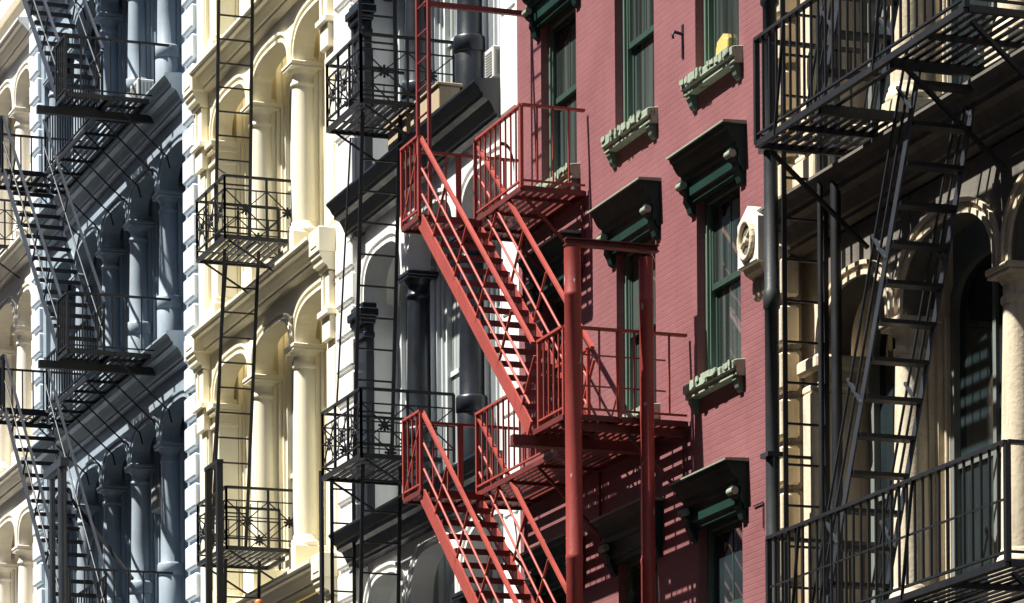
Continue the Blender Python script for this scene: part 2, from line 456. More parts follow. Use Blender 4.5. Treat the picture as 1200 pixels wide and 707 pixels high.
# ---- cream building
CREAM_COLS = [-59.9, -57.57, -55.25]
def cream_building():
    t = thing('cream_building', 'bright cream arcaded building with round columns between the blue and black facades', 'building', (-56.8, 0, 0))
    x0, x1 = -60.65, -52.9
    XL, XR = -60.12, -53.44
    cache = {}
    mats = dict(panel='cream', moulding='cream', column='cream', pier='cream', frame='cream', glass='glass_grey')
    z = [10.93, 15.73, 20.05, 24.35]
    for i in range(3):
        arcade_storey(t, dict(base=z[i] + .02, spring=z[i + 1] - 1.24, apex=z[i + 1] - .70, top=z[i + 1] - .36), CREAM_COLS, XL, XR + .55, mats, 'cream', .195, cache, flat_first=True)
    for k in z:
        c = MB(); cornice(c, 'cream', XL + .02, XR - .02, k); c.build('cornice', 'cream', t)
        end_block(t, x0 + .06, x0 + .62, k, 'cream'); end_block(t, XR - .02, x1 - .06, k, 'cream')
    end_pier(t, x0, XL, z[0] - .4, z[3], 'cream'); end_pier(t, XR, x1 - .003, z[0] - .4, z[3], 'cream')
    for a, b in ((x0 + .12, XL - .04), (XR + .06, x1 - .08)):
        for k in (0, 1, 2): p = MB(); p.box(a, b, -.03, .01, z[k] + .15, z[k + 1] - 1.7, .012); p.build('pier_panel', 'cream', t)
    shell(t, x0, x1 - .003, z[0] - .4, z[3] - .3, 26.5, 'cream')

# ---- white building with black columns
BLACK_COLS = [-51.95, -49.76, -47.52]
def black_building():
    t = thing('white_building', 'white cast iron building with gloss black columns and black cornices, left of the red brick', 'building', (-49, 0, 0))
    x0, x1 = -52.9, -45.12
    XL, XR = -52.08, -45.76
    cache = {}
    mats = dict(panel='white', moulding='white', column='black', pier='grey', frame='grey', glass='glass_grey')
    z = [11.10, 15.92, 20.30]
    for i in range(2):
        arcade_storey(t, dict(base=z[i] + .02, spring=z[i + 1] - 1.58, apex=z[i + 1] - .92, top=z[i + 1] - .52), BLACK_COLS[1:], -51.62, XR + .45, mats, 'black', .172, cache)
        # square black pilaster
        zb, zs = z[i] + .02, z[i + 1] - 1.58; xa, xb = -52.06, -51.60
        q = MB(); q.box(xa, xb, .02, .14, zb, zs - .3, .012); q.box(xa - .03, xb + .03, -.02, .15, zs - .5, zs - .42, .01)
        o = q.build('pilaster', 'black', t, (xa, 0, zb))
        c = MB(); c.box(xa - .04, xb + .04, -.05, .16, zs - .298, zs - .2, .015); c.box(xa - .08, xb + .08, -.10, .19, zs - .198, zs - .08, .015); c.box(xa - .05, xb + .05, -.05, .17, zs - .078, zs, .01)
        c.build('capital', 'black', o, (xa, 0, zs))
        w = MB(); w.box(XL, -51.622, .1, .33, zs + .002, z[i + 1] - .52); w.box(XL, -51.61, .145, .9, zb, zs); w.build('side_panel', 'white', t)
    # lower arcade just coming into view
    arcade_storey(t, dict(base=6.4, spring=9.55, apex=10.35, top=10.58), BLACK_COLS[1:], -51.62, XR + .45, mats, 'black', .172, cache)
    for k in z:
        c = MB(); cornice(c, 'blue', x0 + .62, XR, k); c.build('cornice', 'black', t)
    end_pier(t, x0, XL, 6.3, z[2], 'white'); end_pier(t, XR + .002, x1 - .003, 6.3, z[2], 'white')
    quoins(t, x0 + .05, XL, z[0] - 4.8, z[1] - .5, .48, 'white', over=.012)
    quoins(t, x0 + .05, XL, z[1] + .02, z[2] - .5, .97, 'white', over=.012)
    quoins(t, XR + .04, x1 - .05, 6.3, z[2], 1.3, 'white', d=.02, gap=.025)
    shell(t, x0, x1 - .003, 6.4, z[2] - .4, 25.0, 'white')

# ---- weathered stone building on the right
STONE_COLS = [-34.18, -31.84, -29.5]
def stone_building():
    t = thing('stone_building', 'weathered tan stone building in deep shade behind black fire escape at the right edge', 'building', (-32, 0, 0))
    x0, x1 = -37.2, -26.5
    XL, XR = -36.25, -27.4
    cache = {}
    mats = dict(panel='stone_shade', moulding='stone', column='stone', pier='stone', frame='stone_frame', glass='glass')
    z = [6.95, 12.0, 17.0]
    for i in range(2):
        arcade_storey(t, dict(base=z[i] + .02, spring=z[i + 1] - 1.72, apex=z[i + 1] - 1.0, top=z[i + 1] - .55), STONE_COLS, XL + .38, XR, mats, 'stone', .178, cache, npow=2.5)
        zb, zs = z[i] + .02, z[i + 1] - 1.72
        q = MB(); q.box(XL + .0, XL + .28, -.06, .6, zb + .72, zs - .36, .015)
        o = q.build('pilaster', 'stone', t, (XL, 0, zb))
        c = MB(); c.box(XL - .04, XL + .42, -.05, .6, zs - .358, zs - .27, .02); c.box(XL - .01, XL + .38, -.02, .6, zs - .268, zs - .16); c.box(XL - .08, XL + .46, -.1, .6, zs - .158, zs - .0, .03)
        c.build('capital', 'stone', o, (XL, 0, zs))
        b = MB(); b.box(XL - .1, XL + .46, -.12, .6, zb, zb + .35, .015); b.box(XL - .08, XL + .44, -.10, .6, zb + .352, zb + .42, .02); b.box(XL - .05, XL + .40, -.07, .6, zb + .422, zb + .52, .02); b.box(XL - .07, XL + .43, -.09, .6, zb + .522, zb + .60, .025); b.box(XL - .02, XL + .38, -.03, .6, zb + .602, zb + .718, .02)
        b.build('base', 'stone', o, (XL, 0, zb))
        # vermiculated blocks of the edge pier
    quoins(t, -37.0, -36.54, 3.0, 17.0, .50, 'stone', d=.16, gap=.09)
    for k in z:
        c = MB(); cornice(c, 'blue', x0 + .1, XR + .8, k); c.build('cornice', 'stone_shade', t)
    end_pier(t, x0, XL - .002, 2.8, z[2], 'stone', y=.2); quoins(t, -37.0, -36.58, 3.0, 17.0, .50, 'stone_shade', d=.10, gap=-.002, name='quoin_core', y=.05); end_pier(t, XR, x1, 2.8, z[2], 'stone')
    shell(t, x0, x1, 6.9, z[2] - .4, 22.0, 'stone_shade')
    # cornice stop: a gabled block with a wreath, on a fluted corbel
    xa, xb = -37.16, -36.62; zc = 11.42; zt = 12.02
    b = MB(); b.prism_y([(xa, zc), (xb, zc), (xb, zt - .12), ((xa + xb) / 2, zt + .04), (xa, zt - .12)], -.40, .0)
    b.box(xa + .02, xb - .02, -.41, -.40, zc + .01, zc + .04)
    o = b.build('end_block', 'cream_far', t, (xa, 0, zc), .008)
    w = MB(); cx_, cz_ = (xa + xb) / 2, zc + .27; n = 20
    pts = [(cx_ + .17 * math.cos(2 * math.pi * k / n), -.415, cz_ + .2 * math.sin(2 * math.pi * k / n)) for k in range(n + 1)]
    w.path(pts, .035, 6); w.tube((cx_, -.40, cz_), (cx_, -.44, cz_), .07, 10, .03)
    w.tube((cx_ + .13, -.41, cz_ + .1), (cx_ - .11, -.42, cz_ - .06), .025, 6)
    k = MB(); k.tube((cx_, -.402, cz_), (cx_, -.408, cz_), .17, 20); k.build('recess_shade', 'stone_shade', o, (cx_, -.4, cz_))  # flat dark disc painted in for the shade of the recess
    w.build('wreath', 'stone', o, (cx_, -.4, cz_))
    c = MB()
    for k in range(4):
        c.lathe(xa + .08 + k * .125, -.20, [(.02, zc - .33), (.05, zc - .30), (.06, zc - .2), (.055, zc - .12)], 10)
    c.prism_x([(0, zc - .002), (.36, zc - .002), (.33, zc - .06), (.22, zc - .12), (.12, zc - .30), (.06, zc - .5), (.0, zc - .62)], xa + .05, xb - .05)
    c.prism_x([(0, zc - .62), (.07, zc - .62), (.05, zc - .85), (.0, zc - .98)], xa + .18, xb - .18)
    c.build('corbel', 'stone', o, (cx_, 0, zc))

# ---- red brick building
WX = [-43.63, -41.10, -38.62]
def brick_building():
    t = thing('brick_building', 'pink-red painted brick building with dark green window hoods behind the red fire escape', 'building', (-41.2, 0, 0))
    x0, x1 = -45.12, -37.2
    hw = .62
    rows = [(7.05, 9.1), (10.66, 12.8), (14.10, 16.25)]
    w = MB(); zlo, zhi = 3.0, 20.0; y1 = .4
    xs = [x0] + [v for c in WX for v in (c - hw, c + hw)] + [x1 - .003]
    for k in range(0, len(xs), 2): w.box(xs[k], xs[k + 1], 0, y1, zlo, zhi)
    for c in WX:
        zz = [zlo] + [v for rr in rows for v in rr] + [zhi]
        for k in range(0, len(zz), 2): w.box(c - hw, c + hw, 0, y1, zz[k], zz[k + 1])
    w.box(x0, x1 - .003, y1, 12, 0, 21.5); w.box(x0, x1 - .003, 0, y1, 0, zlo); w.box(x0, x1 - .003, 0, y1, zhi, 21.5)
    w.build('wall', 'brick', t)
    first = None
    for ri, (za, zb) in enumerate(rows):
        for ci, c in enumerate(WX):
            H = zb - za
            f = MB()                                          # frame with brick mould
            f.box(c - hw, c - hw + .06, .10, .32, za, zb); f.box(c + hw - .06, c + hw, .10, .32, za, zb)
            f.box(c - hw + .062, c + hw - .062, .10, .32, zb - .12, zb)
            f.box(c - hw + .062, c - hw + .085, .13, .32, za, zb - .122); f.box(c + hw - .085, c + hw - .062, .13, .32, za, zb - .122)
            fo = f.build('window', 'green_mid', t, (c, .1, za))
            zm = za + H * .5 + (.0 if ci else .02)
            for (b0, b1, yy) in ((za + .01, zm + .03, .188), (zm - .03, zb - .125, .145)):
                s = MB(); a, b = c - hw + .087, c + hw - .087
                s.box(a, a + .05, yy, yy + .04, b0, b1); s.box(b - .05, b, yy, yy + .04, b0, b1)
                s.box(a + .051, b - .051, yy, yy + .04, b0, b0 + .07); s.box(a + .051, b - .051, yy, yy + .04, b1 - .06, b1)
                if yy < .16: s.box(c - .015, c + .015, yy + .005, yy + .035, b0 + .07, b1 - .06)
                s.build('sash', 'green_sash', fo, (c, yy, b0))
                g = MB(); g.box(a + .03, b - .03, yy + .012, yy + .017, b0 + .03, b1 - .03)
                g.build('pane', 'glass_green' if ri else 'glass', fo, (c, yy, b0))
            # sill on two feet
            s = MB(); e = hw + .11
            s.prism_x([(-.2, za + .03), (.10, za - .005), (.14, za - .02), (.14, za - .11), (.11, za - .12), (.11, za - .18), (-.2, za - .18)], c - e, c + e)
            so = s.build('sill', 'green_pale', t, (c, 0, za), .006)
            fk = MB(); xx = c - e + .02
            while xx < c + e - .05:
                wd = random.uniform(.05, .16); hh = random.uniform(-.02, .012)
                if random.random() < .75:
                    lo_ = za - .02 - random.uniform(.02, .075)
                    fk.prism_y([(xx, lo_ + random.uniform(-.02, .02)), (xx + wd * .5, lo_ - random.uniform(0, .03)), (xx + wd, lo_ + random.uniform(-.02, .02)), (xx + wd * .95, za + hh * .6), (xx + wd * .45, za + hh), (xx + .01, za + hh * .4)], -.152 - random.uniform(0, .02), -.138)
                xx += wd * random.uniform(.9, 1.3)
            fk.box(c - e + .01, c + e - .01, -.1405, -.132, za - .06, za - .035)
            fk.build('loose_paint', 'green_pale', so, (c, -.14, za))
            for sx in (-1, 1):
                k = MB(); xm = c + sx * (e - .10)
                k.prism_x([(-.02, za - .182), (.09, za - .182), (.095, za - .22), (.07, za - .26), (.06, za - .30), (.03, za - .34), (-.02, za - .35)], xm - .05, xm + .05)
                k.build('sill_foot', 'green_mid', so, (xm, 0, za - .2))
            # hood
            zt = zb + .46; e = hw + .17
            h = MB()
            h.prism_x([(-.02, zt - .042), (.265, zt - .042), (.25, zt - .09), (.225, zt - .105), (.20, zt - .16), (.16, zt - .215), (.12, zt - .235), (.115, zt - .30), (.09, zt - .32), (.085, zt - .48), (.055, zt - .50), (.05, zt - .55), (-.02, zt - .56)], c - e, c + e)
            ho = h.build('hood', 'green', t, (c, 0, zt))
            lid = MB(); lid.prism_x([(-.02, zt + .0), (.27, zt - .012), (.29, zt - .02), (.29, zt - .038), (-.02, zt - .04)], c - e - .03, c + e + .03)
            lid.build('hood_cap', 'green_top', ho, (c, 0, zt))
            for sx in (-1, 1):
                k = MB(); xm = c + sx * (e - .09)
                k.prism_x([(-.02, zt - .30), (.17, zt - .30), (.185, zt - .36), (.15, zt - .43), (.10, zt - .46), (.11, zt - .53), (.07, zt - .60), (.05, zt - .66), (-.02, zt - .70)], xm - .06, xm + .06)
                k.build('hood_bracket', 'green', ho, (xm, 0, zt - .4))
                k = MB(); k.tube((xm - .075, -.155, zt - .36), (xm + .075, -.155, zt - .36), .045, 10); k.build('scroll', 'green_top', ho, (xm, -.15, zt - .36))

far_cream(); blue_building(); cream_building(); black_building(); brick_building(); stone_building()

# ------------------------------------------------------------------ ironwork
def slats(mb, x0, x1, d0, d1, z, pitch=.105, w=.055, th=.028):
    """grating of flat bars running along the street"""
    n = max(1, int((d1 - d0) / pitch))
    for k in range(n):
        d = d0 + (k + .5) * (d1 - d0) / n
        mb.box(x0, x1, -d - w / 2, -d + w / 2, z - th, z)

def edge_frame(mb, x0, x1, d0, d1, z, h=.06, w=.035):
    mb.box(x0, x1, -d1 - w / 2, -d1 + w / 2, z - h, z + .004); mb.box(x0, x1, -d0 - w / 2, -d0 + w / 2, z - h, z + .004)
    mb.box(x0 - w / 2, x0 + w / 2, -d1 + w / 2, -d0 - w / 2, z - h, z + .004); mb.box(x1 - w / 2, x1 + w / 2, -d1 + w / 2, -d0 - w / 2, z - h, z + .004)

def joists(mb, x0, x1, d0, d1, z, n, h=.05):
    for k in range(n):
        x = x0 + (x1 - x0) * (k + .5) / n
        mb.box(x - .02, x + .02, -d1 + .02, -d0 - .02, z - .013 - h, z - .013)

def rail_run(mb, runs, z, H, posts=(), top=(.045, .03), mid=(), low=.07, pr=.02):
    """runs: list of ((x, d), (x, d)); flat top rail, lower bar"""
    for (a, b) in runs:
        p, q = Vector((a[0], -a[1], z + H)), Vector((b[0], -b[1], z + H))
        mb.bar(p, q, *top)
        mb.bar(p - Vector((0, 0, H - low)), q - Vector((0, 0, H - low)), .03, .022)
        for m in mid: mb.bar(p - Vector((0, 0, H - m)), q - Vector((0, 0, H - m)), .022, .016)
    for (x, d) in posts: mb.box(x - pr, x + pr, -d - pr, -d + pr, z - .02, z + H - .012)

def baluster_spots(runs, pitch):
    out = []
    for (a, b) in runs:
        L = math.hypot(b[0] - a[0], b[1] - a[1]); n = max(1, round(L / pitch))
        for k in range(1, n):
            out.append((a[0] + (b[0] - a[0]) * k / n, a[1] + (b[1] - a[1]) * k / n))
    return out

def balusters(parent, spots, z, H, mat, r=.009):
    proto = None
    for (x, d) in spots:
        if proto is None:
            m = MB(); m.box(x - r, x + r, -d - r, -d + r, z + .07, z + H - .015)
            proto = m.build('baluster', mat, parent, (x, -d, z)); px, pd = x, d
        else: copy_tree(proto, parent, (x - px, -(d - pd), 0))

def flight(t, xt, zt, xb, zb, di, do, mats, nt, tw=.2, rail_h=(.98,), rods=(), stringer=.20, st_n=3, rail_w=.06, closed=True):
    """a straight flight: two stringers, treads, handrails with stanchions"""
    s, tr, hr = mats
    part = None
    for k, d in enumerate((do, di)):
        m = MB(); m.bar((xt, -d, zt - stringer * .35), (xb, -d, zb + .02), .025, stringer)
        # notched top edge carrying the treads
        for i in range(nt if k else 0):
            f = (i + .5) / nt; x = xt + (xb - xt) * f; z = zt + (zb - zt) * f
            m.box(x - .10, x + .06, -d - .03, -d + .03, z + .02, z + .055)
        o = m.build('stair' if k == 0 else 'stringer', s, t if k == 0 else part, (xb, -d, zb))
        if k == 0: part = o
    proto = None
    for i in range(nt):
        f = (i + .5) / nt; x = xt + (xb - xt) * f; z = zt + (zb - zt) * f
        if proto is None:
            m = MB()
            for q in range(4):
                xx = x - tw / 2 + tw * (q + .5) / 4
                m.box(xx - tw * .105, xx + tw * .105, -do + .015, -di - .015, z + .03, z + .05)
            m.box(x + tw / 2 - .012, x + tw / 2, -do + .015, -di - .015, z - .02, z + .052)
            proto = m.build('tread', tr, part, (x, -do, z)); p0 = (x, z)
        else: copy_tree(proto, part, (x - p0[0], 0, z - p0[1]))
    for d in (do, di):
        m = MB()
        for h in rail_h: m.bar((xt, -d, zt + h), (xb + (xb - xt) * .03, -d, zb + h), rail_w, .035)
        for h in rods: m.tube((xt, -d, zt + h), (xb, -d, zb + h), .017, 6)
        L = Vector((xb - xt, 0, zb - zt)).normalized(); nrm = Vector((-L.z, 0, L.x)); nrm = nrm if nrm.z > 0 else -nrm
        for k in range(st_n):
            f = (k + .6) / st_n; x = xt + (xb - xt) * f; z = zt + (zb - zt) * f
            hh = rail_h[0]
            m.bar((x, -d, z), Vector((x, -d, z)) + nrm * (hh * abs(L.x)), .03, .016)
        m.build('handrail', hr, part, (xb, -d, zb))
    return part

# ---- red fire escape
def red_fire_escape():
    t = thing('fire_escape', 'red painted iron fire escape with zigzag stairs on the brick building', 'fire escape', (-42.2, 0, 0))
    H = .98; D0, D1, D2 = .04, .86, 1.60
    XF, XT = -45.0, -44.32
    floors = [(13.69, -42.64, False), (10.27, -39.47, True), (6.85, -39.47, True)]
    for (z, xn, ext) in floors:
        dk = MB()
        slats(dk, XF, xn, D0, D1, z, .088, .054); slats(dk, XF, XT, D1 + .02, D2, z, .088, .054)
        edge_frame(dk, XF, xn, D0, D1, z); edge_frame(dk, XF, XT, D1 + .04, D2, z)
        joists(dk, XF, xn, D0, D1, z, 5 if ext else 3)
        if ext:
            slats(dk, -40.45, xn, D1 + .02, 1.53, z, .088, .054); edge_frame(dk, -40.45, xn, D1 + .04, 1.53, z); joists(dk, -40.45, xn, D1, 1.53, z, 2)
            dk.box(-40.52, -40.42, -1.80, -.02, z - .17, z - .065); dk.box(-40.55, -40.39, -1.80, -.02, z - .19, z - .171)
            dk.box(-39.62, -39.56, -1.50, -.02, z - .15, z - .065)
        lo = dk.build('landing', 'red_shade_deep', t, (xn, 0, z))
        # wall brackets
        for k, x in enumerate([xn - .12, (xn + XF) / 2, XF + .15]):
            b = MB(); b.bar((x, -D1 + .05, z - .07), (x, -.01, z - .85), .04, .03); b.bar((x, -.03, z - .07), (x, -.03, z - .9), .03, .03)
            b.build('bracket', 'red_shade_deep', lo, (x, 0, z))
        runs = [((XT, D1), (-42.64 if not ext else -40.45, D1)), ((XF, D1 * 0 + .04), (XF, D2)), ((XF, D2), (XT, D2))]
        if not ext: runs += [((xn, D0), (xn, D1))]
        else: runs += [((xn, D0), (xn, 1.53)), ((-40.28, 1.53), (xn, 1.53))]
        r = MB()
        posts = [(XT, D1), (XF, D2), (XT, D2), (XF, D1), (xn, D1)] + ([(xn, 1.53), (-40.28, 1.53), (-40.45, D1)] if ext else [])
        rail_run(r, runs, z, H, posts, top=(.06, .03), mid=(.35, .66) if False else ())
        r.bar((XF, -D2, z + .02), (XT, -D2, z + H - .1), .02, .02)
        if ext:
            for hh in (.33, .68): r.bar((xn, -.3, z + hh), (xn, -1.53, z + hh), .016, .016)
        ro = r.build('railing', 'red_iron', lo, (xn, -D1, z))
        sp = baluster_spots(runs[:1], .19) + baluster_spots(runs[1:2], .2) + baluster_spots(runs[2:3], .17)
        sp += baluster_spots(runs[3:4], .21 if not ext else .2) + (baluster_spots(runs[4:5], .15) if ext else [])
        balusters(lo, sp, z, H, 'red_iron', .010)
    for (zt, zb) in ((13.69, 10.27), (10.27, 6.85)):
        flight(t, -44.36, zt, -40.48, zb, .84, 1.57, ('red_iron', 'red_shade_deep', 'red_iron'), 16, .2, rail_h=(.98,), rods=(.62, .30), stringer=.185, st_n=5, rail_w=.05)
    # two posts and the beam across them
    for (d, zt) in ((1.47, 12.10), (.58, 12.06)):
        m = MB(); k = 1 if d > 1 else .86
        m.lathe(-39.34, -d, [(r_ * k, z_) for r_, z_ in [(.095, .15), (.095, 8.6), (.10, 8.61), (.10, 8.66), (.095, 8.67), (.095, 11.55), (.10, 11.56), (.10, 11.6), (.095, 11.61), (.095, zt)]], 20)
        m.box(-39.48, -39.20, -d - .14, -d + .14, .15, .17)
        m.build('post', 'red_col', t, (-39.34, -d, 0))
    b = MB(); z = 12.13
    b.box(-39.40, -39.28, -1.56, -.44, z, z + .014); b.box(-39.35, -39.33, -1.56, -.44, z + .015, z + .065); b.box(-39.40, -39.28, -1.56, -.44, z + .066, z + .08)
    b.build('beam', 'red_shade_deep', t, (-39.34, -1, z))
    # goose-neck ladder to the roof
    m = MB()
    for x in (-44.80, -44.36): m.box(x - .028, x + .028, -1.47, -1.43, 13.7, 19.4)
    lo = m.build('roof_ladder', 'red_shade', t, (-44.58, -1.45, 13.7))
    pr = None
    for k in range(16):
        z = 13.98 + k * .345
        if pr is None:
            r = MB(); r.tube((-44.80, -1.45, z), (-44.36, -1.45, z), .014, 6); pr = r.build('rung', 'red_shade', lo, (-44.58, -1.45, z)); z0 = z
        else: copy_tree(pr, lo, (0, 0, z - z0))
    r = MB(); r.box(-44.62, -44.56, -1.43, .02, 16.39, 16.45); r.build('stay_bar', 'red_shade', t, (-44.6, 0, 16.4))

# ---- black fire escape on the blue building
def blue_fire_escape():
    t = thing('fire_escape', 'black iron fire escape with handrails coloured sunlit grey on the blue building', 'fire escape', (-65.5, 0, 0))
    D0, D1, D2 = .37, 1.0, 1.80; H = .96
    XN, XA, XT, XF = -62.5, -63.22, -67.6, -68.75
    fl = [24.55, 20.22, 15.86, 11.17]
    for z in fl:
        topmost = z > 24; XN = -66.2 if topmost else -62.5; XA = XN - .01 if topmost else -63.22
        dk = MB()
        slats(dk, XF, XN, D0, D1, z, .092, .056, .022)
        if not topmost: slats(dk, XA, XN, D1 + .02, D2, z, .1, .05, .018); slats(dk, XF, XT, D1 + .02, D2, z, .1, .05, .016)
        edge_frame(dk, XF, XN, D0, D1, z, .07, .04); edge_frame(dk, XF, XT, D1 + .04, D2, z, .07, .04)
        if not topmost: edge_frame(dk, XA, XN, D1 + .04, D2, z, .07, .04)
        dk.box(XA - .04, XA + .06, -2.15, -.02, z - .2, z - .072)
        joists(dk, XF, XN, D0, D1, z, 7)
        lo = dk.build('landing', 'iron', t, (XN, -D0, z))
        for k in range(7):
            x = XN - .1 - k * (XN - XF - .2) / 6
            b = MB(); b.path([(x, -.95, z - .08), (x, -.25, z - .72), (x, -.02, z - .92), (x, .03, z - 1.12)], .015, 6)
            b.build('brace', 'iron', lo, (x, 0, z))
        DX = D1 if topmost else D2
        runs = [((XN, .0), (XN, DX)), ((XA, DX), (XN, DX)), ((XT, D1), (XA, D1)), ((XF, .0), (XF, D2)), ((XF, D2), (XT, D2))]
        r = MB(); rail_run(r, runs, z, H, [(XN, DX), (XA, DX), (XA, D1), (XT, D1), (XT, D2), (XF, D2)], top=(.05, .035))
        ro = r.build('railing', 'iron', lo, (XN, -D2, z))
        sp = baluster_spots(runs[:1], .26) + baluster_spots(runs[1:2], .15) + baluster_spots(runs[2:3], .2) + baluster_spots(runs[3:4], .2) + baluster_spots(runs[4:], .16)
        balusters(lo, sp, z, H, 'iron', .011)
    for a, b in zip(fl[:-1], fl[1:]):
        flight(t, XT, a, XA + .05, b, 1.03, 1.78, ('iron_lit', 'iron', 'iron_lit'), 17, .21, rail_h=(.96,), rods=(.5,), stringer=.13, st_n=5, rail_w=.042)
    for (x, r_, zt) in ((-62.9, .05, 13.7), (-62.15, .075, 13.75)):
        m = MB(); m.lathe(x, -2.0, [(r_, .15), (r_, zt)], 14); m.build('post', 'iron_lit', t, (x, -2, 0))
    m = MB(); m.box(-63.25, -61.95, -2.07, -1.93, 13.76, 13.90); m.build('beam', 'iron_lit', t, (-62.6, -2, 13.8))
    m = MB(); m.bar((-66.6, -.9, 14.2), (-64.9, -.1, 12.4), .05, .05); m.build('brace', 'iron', t, (-66.6, -.9, 14.2))

# ---- ornamental balconies
def balcony(name, label, group, X0, X1, D, z, H, wall_d=-.28):
    t = thing(name, label, 'balcony', ((X0 + X1) / 2, 0, z), group)
    dk = MB(); slats(dk, X0, X1, wall_d + .3, D, z, .1, .05); edge_frame(dk, X0, X1, wall_d + .2, D, z, .06, .04)
    dk.build('deck', 'iron', t)
    for x in (X0 + .08, X1 - .08):
        b = MB(); b.bar((x, -D + .08, z - .06), (x, -.02, z - .62), .03, .025); b.build('bracket', 'iron', t)
    sides = [((X0, wall_d), (X0, D)), ((X1, wall_d), (X1, D)), ((X0, D), (X1, D))]
    for (a, q) in sides:
        r = MB()
        p0, p1 = Vector((a[0], -a[1], 0)), Vector((q[0], -q[1], 0)); L = (p1 - p0).length
        def at(f, h): return p0 + (p1 - p0) * f + Vector((0, 0, z + h))
        r.bar(at(0, H), at(1, H), .05, .035); r.bar(at(0, H * .78), at(1, H * .78), .025, .018); r.bar(at(0, .12), at(1, .12), .03, .022)
        r.bar(at(0, H * .5), at(1, H * .5), .02, .016)
        n = max(2, round(L / .58))
        for k in range(n + 1):
            f = k / n; r.box(*(at(f, 0).x - .016, at(f, 0).x + .016, at(f, 0).y - .016, at(f, 0).y + .016), z - .05, z + H)
            if k < n:
                f2 = (k + 1) / n; fm = (k + .5) / n
                r.bar(at(f, .13), at(f2, H * .78), .016, .016); r.bar(at(f, H * .78), at(f2, .13), .016, .016)
                for g in (.25, .75): r.tube(at(f + (f2 - f) * g, .12), at(f + (f2 - f) * g, H * .78), .008, 5)
                c = at(fm, H * .45)
                for k2 in range(8):
                    an = k2 * math.pi / 4; u = (p1 - p0).normalized() * math.cos(an) + Vector((0, 0, math.sin(an)))
                    r.tube(c, c + u * .085, .014, 5, .02)
        r.build('railing', 'iron', t)
    return t

def ladder(name, label, a, b, w, n, along=False, mat='iron', r=.02, rung=.012, group=None, hook=None):
    """a, b: (x, d, z) of the middle of the top and the foot; rungs run out from the wall unless along"""
    t = thing(name, label, 'ladder', (b[0], -b[1], b[2]), group)
    A, B = Vector((a[0], -a[1], a[2])), Vector((b[0], -b[1], b[2])); u = Vector((1, 0, 0)) if along else Vector((0, -1, 0))
    for s in (-1, 1):
        m = MB(); m.bar(A + u * (s * w / 2), B + u * (s * w / 2), .022 if along else .05, .05 if along else .022, (0, 1, 0) if along else (1, 0, 0))
        m.build('stile', mat, t)
    pr = None
    for k in range(n):
        f = (k + .5) / n; c = A + (B - A) * f
        if pr is None:
            m = MB(); m.bar(c - u * (w / 2), c + u * (w / 2), .03, .022); pr = m.build('rung', mat, t, c); c0 = c
        else: copy_tree(pr, t, c - c0)
    if hook:
        m = MB(); m.path([Vector((h[0], -h[1], h[2])) for h in hook], .014, 6); m.build('safety_rod', mat, t)
    return t

